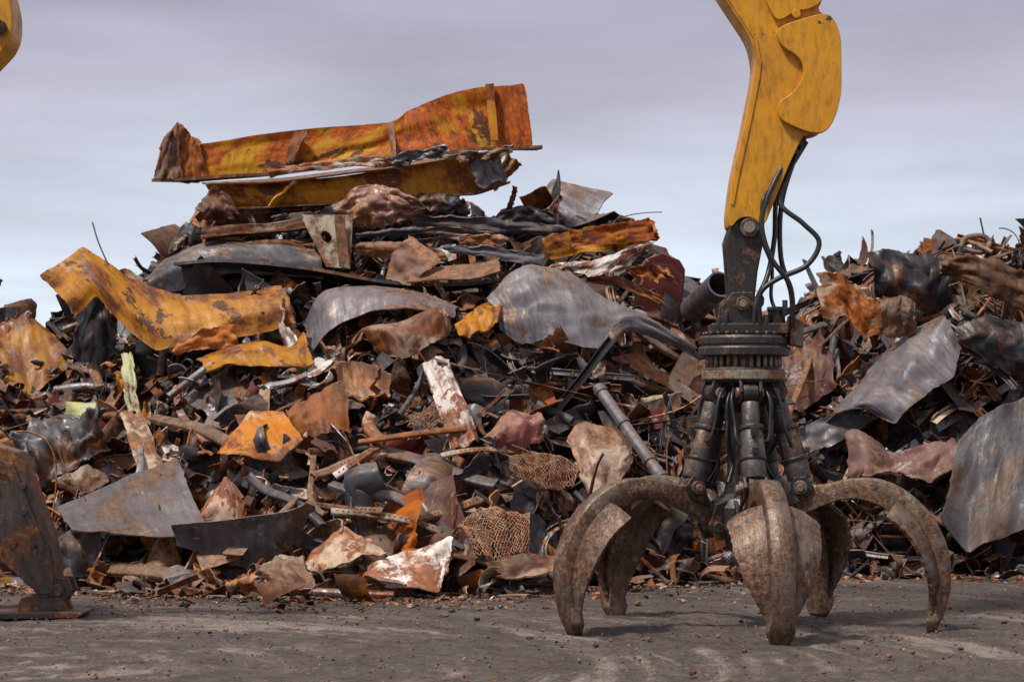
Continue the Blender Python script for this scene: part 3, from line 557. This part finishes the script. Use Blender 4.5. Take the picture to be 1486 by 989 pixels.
# ------------------------------------------------------------ grapple
C0=np.array([1.83,19.1,0.]);gr=bpy.data.objects.new('orange_peel_grapple',None);scene.collection.objects.link(gr)
O=[(.26,.93),(.42,1.12),(.62,1.13),(.85,1.18),(1.08,1.17),(1.30,1.06),(1.48,.87),(1.59,.62),(1.61,.38),(1.57,.17),(1.51,.02)]
I=[(.2,.70),(.4,.86),(.62,.97),(.82,1.03),(1.02,1.0),(1.2,.89),(1.34,.72),(1.42,.51),(1.45,.32),(1.44,.15),(1.43,.02)]
ns=80;Oc=catmull([(a,b,0) for a,b in O],ns)[:,:2];Ic=catmull([(a,b,0) for a,b in I],ns)[:,:2];S=np.linspace(0,1,ns)
for k in range(5):
    th=math.radians(-85+72*k);e=np.array([math.cos(th),math.sin(th),0]);tg=np.array([-math.sin(th),math.cos(th),0]);zz=np.array([0,0,1.])
    w3=lambda r,z,w:C0+e*r+tg*w+zz*z
    B=Builder()
    hw=np.interp(S,[0,.15,.4,.7,.88,.95,1],[.05,.06,.085,.095,.085,.105,.08])
    sec=[(-1,0),(-1,.5),(-.98,.93),(-.88,1.0),(0,1.03),(.88,1.0),(.98,.93),(1,.5),(1,0),(.9,-.03),(0,-.06),(-.9,-.03),(-1,0)]
    P=np.zeros((ns,len(sec),3));nk=.004*rng.normal(size=(ns,len(sec)))
    nk[:,-1]=nk[:,0]
    for i in range(ns):
        for j,(wx,hh) in enumerate(sec):
            rz=Ic[i]*(1-hh)+Oc[i]*hh;P[i,j]=w3(rz[0],rz[1],wx*hw[i])+e*nk[i,j]*.5
    B.add(P,gridq(ns,len(sec)),0,P.copy(),.5)
    for en in (0,-1):
        c=P[en].mean(0);Q=np.stack([P[en],c+(P[en]-c)*.75+(np.array([0,0,-.03]) if en else 0),c+(P[en]-c)*.01+(np.array([0,0,-.035]) if en else 0)]);B.add(Q,gridq(3,len(sec)),0,Q.copy(),.5)
    m=31;i0,i1=.47*ns,.9*ns;ii=np.linspace(i0,i1,50);ws=np.linspace(-1,1,m)
    Q=np.zeros((50,m,3))
    for a_,i in enumerate(ii):
        o=np.array([np.interp(i,np.arange(ns),Oc[:,q]) for q in (0,1)]);n_=np.array([np.interp(i,np.arange(ns),Ic[:,q]) for q in (0,1)]);f=a_/49
        W_=np.interp(f,[0,.06,.35,.6,.85,1],[.31,.34,.32,.25,.14,.09])+.004*math.sin(a_*1.7);dn=nrm(n_-o)
        for b_,w in enumerate(ws):
            rz=o+(n_-o)*.55+dn*(.13*abs(w)**2.2*np.interp(f,[0,1],[1,.3]));Q[a_,b_]=w3(rz[0],rz[1],w*W_)
    sheet(B,Q,.03,0,.5)
    tb=B.build('tine_%d'%k,gr,[GTINE])
    for sgn in (-1,1):
        L=[w3(.17,.72,sgn*.085),w3(.3,.7,sgn*.085),w3(.36,.82,sgn*.085),w3(.3,.98,sgn*.085),w3(.17,1.02,sgn*.085)]
        prism('hub_lug_%d'%k,L,tg*sgn*.03,GREASE,gr,.006)
        L=[w3(.34,.95,sgn*.07),w3(.5,1.02,sgn*.07),w3(.56,1.12,sgn*.07),w3(.5,1.2,sgn*.07),w3(.4,1.19,sgn*.07)]
        prism('tine_lug_%d'%k,L,tg*sgn*.025,GREASE,gr,.006)
    cyl('pivot_pin_%d'%k,w3(.29,.8,-.14),w3(.29,.8,.14),.045,GREASE,gr)
    cyl('cylinder_pin_%d'%k,w3(.46,1.11,-.13),w3(.46,1.11,.13),.055,GRAP,gr)
    cyl('cylinder_pin_cap_%d'%k,w3(.46,1.11,-.145),w3(.46,1.11,.145),.03,DUSTM,gr)
    a=w3(.46,1.12,0);b=w3(.255,1.84,0);d=b-a
    cyl('rod_eye_%d'%k,w3(.46,1.12,-.055),w3(.46,1.12,.055),.085,GREASE,gr)
    cyl('barrel_guard_%d'%k,a+d*.08,a+d*.30,.095,GRAP,gr,r2=.1)
    cyl('barrel_lower_%d'%k,a+d*.29,a+d*.62,.1,GRAP,gr,r2=.088)
    cyl('barrel_band_%d'%k,a+d*.60,a+d*.65,.102,GREASE,gr)
    cyl('barrel_band_low_%d'%k,a+d*.27,a+d*.31,.11,GREASE,gr)
    cyl('barrel_upper_%d'%k,a+d*.64,a+d*.9,.07,GRAP,gr)
    cyl('top_eye_%d'%k,w3(.255,1.85,-.06),w3(.255,1.85,.06),.075,GREASE,gr)
    cyl('top_pin_%d'%k,w3(.255,1.85,-.11),w3(.255,1.85,.11),.042,DUSTM,gr)
    for sgn in (-1,1):
        prism('top_lug_%d'%k,[w3(.15,1.75,sgn*.065),w3(.3,1.77,sgn*.065),w3(.34,1.86,sgn*.065),w3(.3,1.97,sgn*.065),w3(.15,1.97,sgn*.065)],tg*sgn*.025,GREASE,gr,.005)
    f0=a+d*.55+e*.1;prism('port_block_%d'%k,[f0+tg*.03,f0-tg*.03,f0-tg*.03+e*.04,f0+tg*.03+e*.04],zz*.07,GREASE,gr,.004)
    f1=a+d*.36+e*.1;prism('port_block_low_%d'%k,[f1+tg*.025,f1-tg*.025,f1-tg*.025+e*.035,f1+tg*.025+e*.035],zz*.05,GREASE,gr,.004)
    for q in range(2):
        s=(-1)**q
        hose('hose_%d_%d'%(k,q),[w3(.2,1.93,s*.10),w3(.3,1.8,s*.15),w3(.33,1.62,s*(.13+.03*rng.random())),w3(.36+.05*rng.random(),1.48,s*.12),w3(.40,1.5-.14*q,s*.02)],.013,RUB,gr)
    for q in range(2):
        a2=th+math.radians(36);e2=np.array([math.cos(a2),math.sin(a2),0]);v=.04*q
        hose('loop_hose_%d_%d'%(k,q),[C0+e2*.2+zz*(1.9-v),C0+e2*(.3-v)+zz*1.75,C0+e2*(.26+v)+zz*1.5,C0+e2*(.2)+zz*1.3,C0+e2*(.28-v)+zz*1.15],.014,RUB,gr)
revolve('hub',[(.001,.60),(.1,.60),(.14,.62),(.15,.7),(.24,.72),(.26,.78),(.26,.95),(.22,1.02),(.16,1.06),(.13,1.2),(.13,1.7),(.2,1.78),(.22,1.93),(.3,1.93),(.32,1.95),(.32,2.03),(.3,2.05),(.26,2.05),(.26,2.14),(.35,2.14),(.36,2.15),(.36,2.2),(.35,2.215),(.34,2.215),(.34,2.23),(.355,2.235),(.355,2.28),(.34,2.3),(.001,2.3)],C0,GREASE,gr)
revolve('slew_ring',[(.322,1.955),(.33,1.96),(.33,2.02),(.322,2.025)],C0,DUSTM,gr)
for i in range(30):
    a=i/30*2*math.pi;p=C0+np.array([math.cos(a)*.285,math.sin(a)*.285,0]);cyl('ring_bolt_%d'%i,p+[0,0,2.05],p+[0,0,2.135],.017,DUSTM,gr,seg=8,bev=0)
for i in range(24):
    a=i/24*2*math.pi;p=C0+np.array([math.cos(a)*.31,math.sin(a)*.31,0]);cyl('flange_bolt_%d'%i,p+[0,0,2.3],p+[0,0,2.33],.018,GREASE,gr,seg=6,bev=0)
def G(u,v,y=0): w=W(u,v,19.1);w[1]+=y;return w
prism('head_plate',[G(1030,486,-.22),G(1140,486,-.22),G(1140,470,-.22),G(1030,470,-.22)],np.array([0,.44,0]),GREASE,gr,.012)
cyl('swivel_motor',G(1125,484,-.1),G(1125,448,-.1),.068,GREASE,gr);cyl('motor_cap',G(1125,452,-.1),G(1125,446,-.1),.076,GRAP,gr)
cyl('swivel_core',G(1075,484),G(1075,430),.13,GREASE,gr)
for y0 in (-.17,.11):
    prism('yoke_cheek',[G(1045,478,y0),G(1105,478,y0),G(1102,450,y0),G(1090,425,y0),G(1060,425,y0),G(1045,445,y0)],np.array([0,.06,0]),GREASE,gr,.01)
cyl('yoke_pin',G(1075,442,-.2),G(1075,442,.2),.055,GRAP,gr);cyl('yoke_pin_cap',G(1075,442,-.22),G(1075,442,.22),.03,DUSTM,gr)
prism('side_box',[G(1143,500,-.15),G(1163,505,-.15),G(1163,468,-.15),G(1143,458,-.15)],np.array([0,.2,0]),OUTR,gr,.008)
for q,(u0,v0) in enumerate([(1040,470),(1050,462),(1108,466),(1098,460),(1135,445)]):
    cyl('fitting_%d'%q,G(u0,v0+14,-.2),G(u0,v0-8,-.2),.022,GREASE,gr,seg=12,bev=.003)
for y0 in (-.16,.10):
    prism('link_plate',[G(1050,352,y0),G(1058,328,y0),G(1080,316,y0),G(1102,326,y0),G(1106,348,y0),G(1097,395,y0),G(1092,440,y0),G(1088,460,y0),G(1060,460,y0),G(1056,430,y0),G(1053,390,y0)],np.array([0,.06,0]),GREASE,gr,.012)
prism('link_web',[G(1058,360,-.11),G(1092,360,-.11),G(1086,425,-.11),G(1062,425,-.11)],np.array([0,.21,0]),GRAP,gr,.01)
cyl('link_pin',G(1084,333,-.21),G(1084,333,.21),.075,GRAP,gr);cyl('link_pin_cap',G(1084,333,-.235),G(1084,333,.235),.045,DUSTM,gr)
# ------------------------------------------------------------ boom
bo=bpy.data.objects.new('excavator_arm',None);scene.collection.objects.link(bo)
def BP(u,v,y): 
    w=W(u,v,19.1);w[1]+=y;return w
def rnd2(pts,it=2):
    p=np.array(pts,float)
    for _ in range(it):
        q=np.roll(p,-1,0);L=np.linalg.norm(q-p,axis=1,keepdims=True);f=np.minimum(.25,8/L);p=np.stack([p+(q-p)*f,q-(q-p)*f],1).reshape(-1,2)
    return [tuple(x) for x in p]
ST=[(1056,336),(1053,318),(1060,262),(1077,185),(1090,120),(1093,95),(1086,62),(1045,0),(985,-95),(1055,-140),(1110,-30),(1188,-28),(1190,6),(1180,22),(1204,34),(1212,60),(1212,140),(1203,178),(1188,196),(1162,198),(1140,245),(1118,300),(1104,335),(1090,318),(1070,318)]
prism('arm_box',[BP(u,v,-.21) for u,v in rnd2(ST)],np.array([0,.42,0]),YEL,bo,.01)
EL=[(1120,56),(1128,46),(1150,38),(1192,26),(1206,38),(1214,62),(1215,140),(1206,178),(1192,199),(1168,199),(1130,182),(1123,170),(1126,152),(1142,144),(1158,124),(1161,104),(1152,88),(1130,76)]
prism('elbow_plate',[BP(u,v,-.275) for u,v in rnd2(EL)],np.array([0,.064,0]),YEL,bo,.006)
UL=[(1098,-60),(1192,-60),(1192,0),(1184,14),(1168,22),(1150,24),(1128,38),(1118,34),(1106,8)]
prism('upper_plate',[BP(u,v,-.265) for u,v in rnd2(UL)],np.array([0,.054,0]),YEL,bo,.006)
WD=[(1057,300),(1064,262),(1081,185),(1094,120),(1097,95),(1090,62),(1049,0),(1052,0),(1094,62),(1101,95),(1098,120),(1085,185),(1068,262),(1061,300)]
prism('edge_flange',[BP(u,v,-.222) for u,v in WD],np.array([0,.012,0]),YEL,bo,0)
cyl('elbow_pin',BP(1150,28,-.27),BP(1150,28,.25),.035,YEL,bo)
prism('arm_nose',[BP(1062,340,-.15),BP(1098,340,-.15),BP(1104,318,-.15),BP(1060,318,-.15)],np.array([0,.3,0]),GREASE,bo,.01)
A=BP(1020,-120,0)
prism('upper_boom',[A+[-.3,-.25,0],A+[.35,-.25,-.2],A+[.6,-.25,2.2],A+[.1,-.25,2.8]],np.array([0,.5,0]),YEL,bo,.02)
for q,pts in enumerate([
 [(1165,205,.0),(1142,255,-.1),(1128,298,-.2),(1160,328,-.25),(1183,355,-.25),(1165,388,-.25),(1122,408,-.25),(1098,430,-.25),(1100,475,-.2)],
 [(1152,215,-.1),(1118,270,-.24),(1100,325,-.28),(1112,375,-.28),(1138,410,-.25),(1146,440,-.2),(1146,475,-.15)],
 [(1158,212,.1),(1130,280,.1),(1124,345,.0),(1112,400,-.1),(1094,440,-.2),(1090,478,-.2)],
 [(1162,210,.15),(1137,290,.1),(1134,370,.05),(1148,425,0),(1150,470,0)],
 [(1150,222,0),(1112,285,.2),(1108,340,.15),(1122,385,.1),(1118,430,-.05),(1124,452,-.1)],
 [(1172,205,.05),(1150,240,0),(1132,262,-.1),(1104,290,-.26),(1100,320,-.27)]]):
    hose('boom_hose_%d'%q,[BP(*p) for p in pts],.021 if q<4 else .015,RUB,bo,80)
cyl('hose_clamp',BP(1158,205,-.15),BP(1158,205,.2),.05,GREASE,bo);cyl('hose_clamp',BP(1150,222,-.15),BP(1150,222,.15),.03,OUTR,bo)
# ------------------------------------------------------------ second machine: boom tip + outrigger
b2=bpy.data.objects.new('excavator_boom',None);scene.collection.objects.link(b2)
prism('boom_tip',[W(u,v,18.5) for u,v in rnd2([(-120,-120),(-5,-60),(12,-10),(18,20),(17,48),(9,68),(-2,80),(-60,140),(-400,420),(-460,360),(-200,60)])],np.array([0,.4,0]),YEL,b2,.015)
cyl('boom_tip_pin',W(-2,40,18.42),W(-2,40,18.98),.06,GREASE,b2)
o2=bpy.data.objects.new('machine_outrigger',None);scene.collection.objects.link(o2)
q=lambda u,v,y=0:W(u,v,20.3)+np.array([0,y,0])
prism('outrigger_leg',[q(*p) for p in [(-160,560),(-20,640),(25,655),(34,672),(50,715),(72,775),(80,815),(82,845),(78,865),(62,868),(0,812),(-160,720)]],np.array([0,.35,0]),OUTR,o2,.012)
prism('leg_rib',[q(*p,-.03) for p in [(-160,585),(-20,660),(20,672),(64,785),(66,800),(58,802),(12,690),(-20,680),(-160,605)]],np.array([0,.028,0]),OUTR,o2,.006)
prism('leg_doubler',[q(*p,-.022) for p in [(30,800),(70,790),(80,830),(76,860),(60,862)]],np.array([0,.02,0]),OUTR,o2,.005)
for i,(u,v) in enumerate([(34,705),(36,742),(-10,700),(20,790),(48,790)]): cyl('leg_bolt_%d'%i,q(u,v,-.05),q(u,v,0.02),.03,OUTR,o2,seg=12)
for y0 in (0.02,.27):
    prism('foot_lug',[q(*p,y0) for p in [(22,893),(28,868),(62,858),(80,838),(98,838),(104,856),(92,872),(100,892)]],np.array([0,.05,0]),OUTR,o2,.008)
cyl('foot_pin',q(84,856,-.03),q(84,856,.38),.055,GREASE,o2)
prism('foot_plate',[q(*p,-.12) for p in [(-25,897),(-20,888),(100,886),(122,887),(122,891),(112,895)]],np.array([0,.6,0]),OUTR,o2,.008)
# ------------------------------------------------------------ world, sun, camera
w=bpy.data.worlds.new('World');scene.world=w;w.use_nodes=True;t=w.node_tree;t.nodes.clear()
N=lambda ty:t.nodes.new(ty);out=N('ShaderNodeOutputWorld')
EL_,AZ=56,-135
sky=N('ShaderNodeTexSky');sky.sky_type='NISHITA';sky.sun_disc=False;sky.sun_elevation=math.radians(EL_);sky.sun_rotation=math.radians(AZ)
b1=N('ShaderNodeBackground');b1.inputs[1].default_value=.08;t.links.new(sky.outputs[0],b1.inputs[0])
tc=N('ShaderNodeTexCoord');sp=N('ShaderNodeSeparateXYZ');t.links.new(tc.outputs['Generated'],sp.inputs[0])
def mth(op,a,b=0):
    x=N('ShaderNodeMath');x.operation=op
    for i,v in enumerate((a,b)):
        if isinstance(v,(int,float)):x.inputs[i].default_value=v
        else:t.links.new(v,x.inputs[i])
    return x.outputs[0]
den=mth('ADD',mth('ABSOLUTE',sp.outputs[2]),.08)
cb=N('ShaderNodeCombineXYZ');t.links.new(mth('DIVIDE',sp.outputs[0],den),cb.inputs[0]);t.links.new(mth('DIVIDE',sp.outputs[1],den),cb.inputs[1])
no=N('ShaderNodeTexNoise');no.inputs['Scale'].default_value=.6;no.inputs['Detail'].default_value=5;no.inputs['Roughness'].default_value=.5;no.inputs['Distortion'].default_value=.4;t.links.new(cb.outputs[0],no.inputs['Vector'])
zz_=mth('ADD',sp.outputs[2],mth('MULTIPLY',mth('SUBTRACT',no.outputs['Fac'],.5),.12))
rp=N('ShaderNodeValToRGB');t.links.new(zz_,rp.inputs[0]);e=rp.color_ramp.elements
st=[(0.0,s2l(228,238,249)),(.05,s2l(218,230,244)),(.09,s2l(205,213,228)),(.135,s2l(187,185,201)),(.185,s2l(160,154,172)),(.4,s2l(165,163,172)),(1.0,s2l(205,205,210))]
while len(e)<len(st):e.new(.5)
for i,(p,c) in enumerate(st):e[i].position=p;e[i].color=c
no2=N('ShaderNodeTexNoise');no2.inputs['Scale'].default_value=1.2;no2.inputs['Detail'].default_value=5;no2.inputs['Roughness'].default_value=.5;no2.inputs['Distortion'].default_value=.3;t.links.new(cb.outputs[0],no2.inputs['Vector'])
hs=N('ShaderNodeHueSaturation');t.links.new(rp.outputs[0],hs.inputs['Color']);t.links.new(mth('ADD',mth('MULTIPLY',no2.outputs['Fac'],.8),.66),hs.inputs['Value'])
bb=N('ShaderNodeBackground');bb.inputs[1].default_value=1.07;t.links.new(hs.outputs[0],bb.inputs[0])
mx=N('ShaderNodeMixShader');mx.inputs[0].default_value=.88;t.links.new(b1.outputs[0],mx.inputs[1]);t.links.new(bb.outputs[0],mx.inputs[2]);t.links.new(mx.outputs[0],out.inputs[0])
sl=bpy.data.lights.new('sun','SUN');sl.energy=3.7;sl.angle=math.radians(8);sl.color=(1,.95,.88);so=bpy.data.objects.new('sun',sl);scene.collection.objects.link(so)
az=math.radians(AZ);el=math.radians(EL_);dv=Vector((math.sin(az)*math.cos(el),math.cos(az)*math.cos(el),math.sin(el)));so.rotation_euler=dv.to_track_quat('Z','Y').to_euler()
cam=bpy.data.cameras.new('camera');cam.lens=85.0;cam.sensor_width=36;cam.shift_y=(HV-494.5)/1486;cam.clip_end=8000
cam.dof.use_dof=True;cam.dof.focus_distance=20.0;cam.dof.aperture_fstop=4.0
co=bpy.data.objects.new('camera',cam);scene.collection.objects.link(co);co.location=(0,0,CH);co.rotation_euler=(math.radians(90),0,0);scene.camera=co
scene.view_settings.view_transform='Standard';scene.view_settings.look='None';scene.view_settings.exposure=0
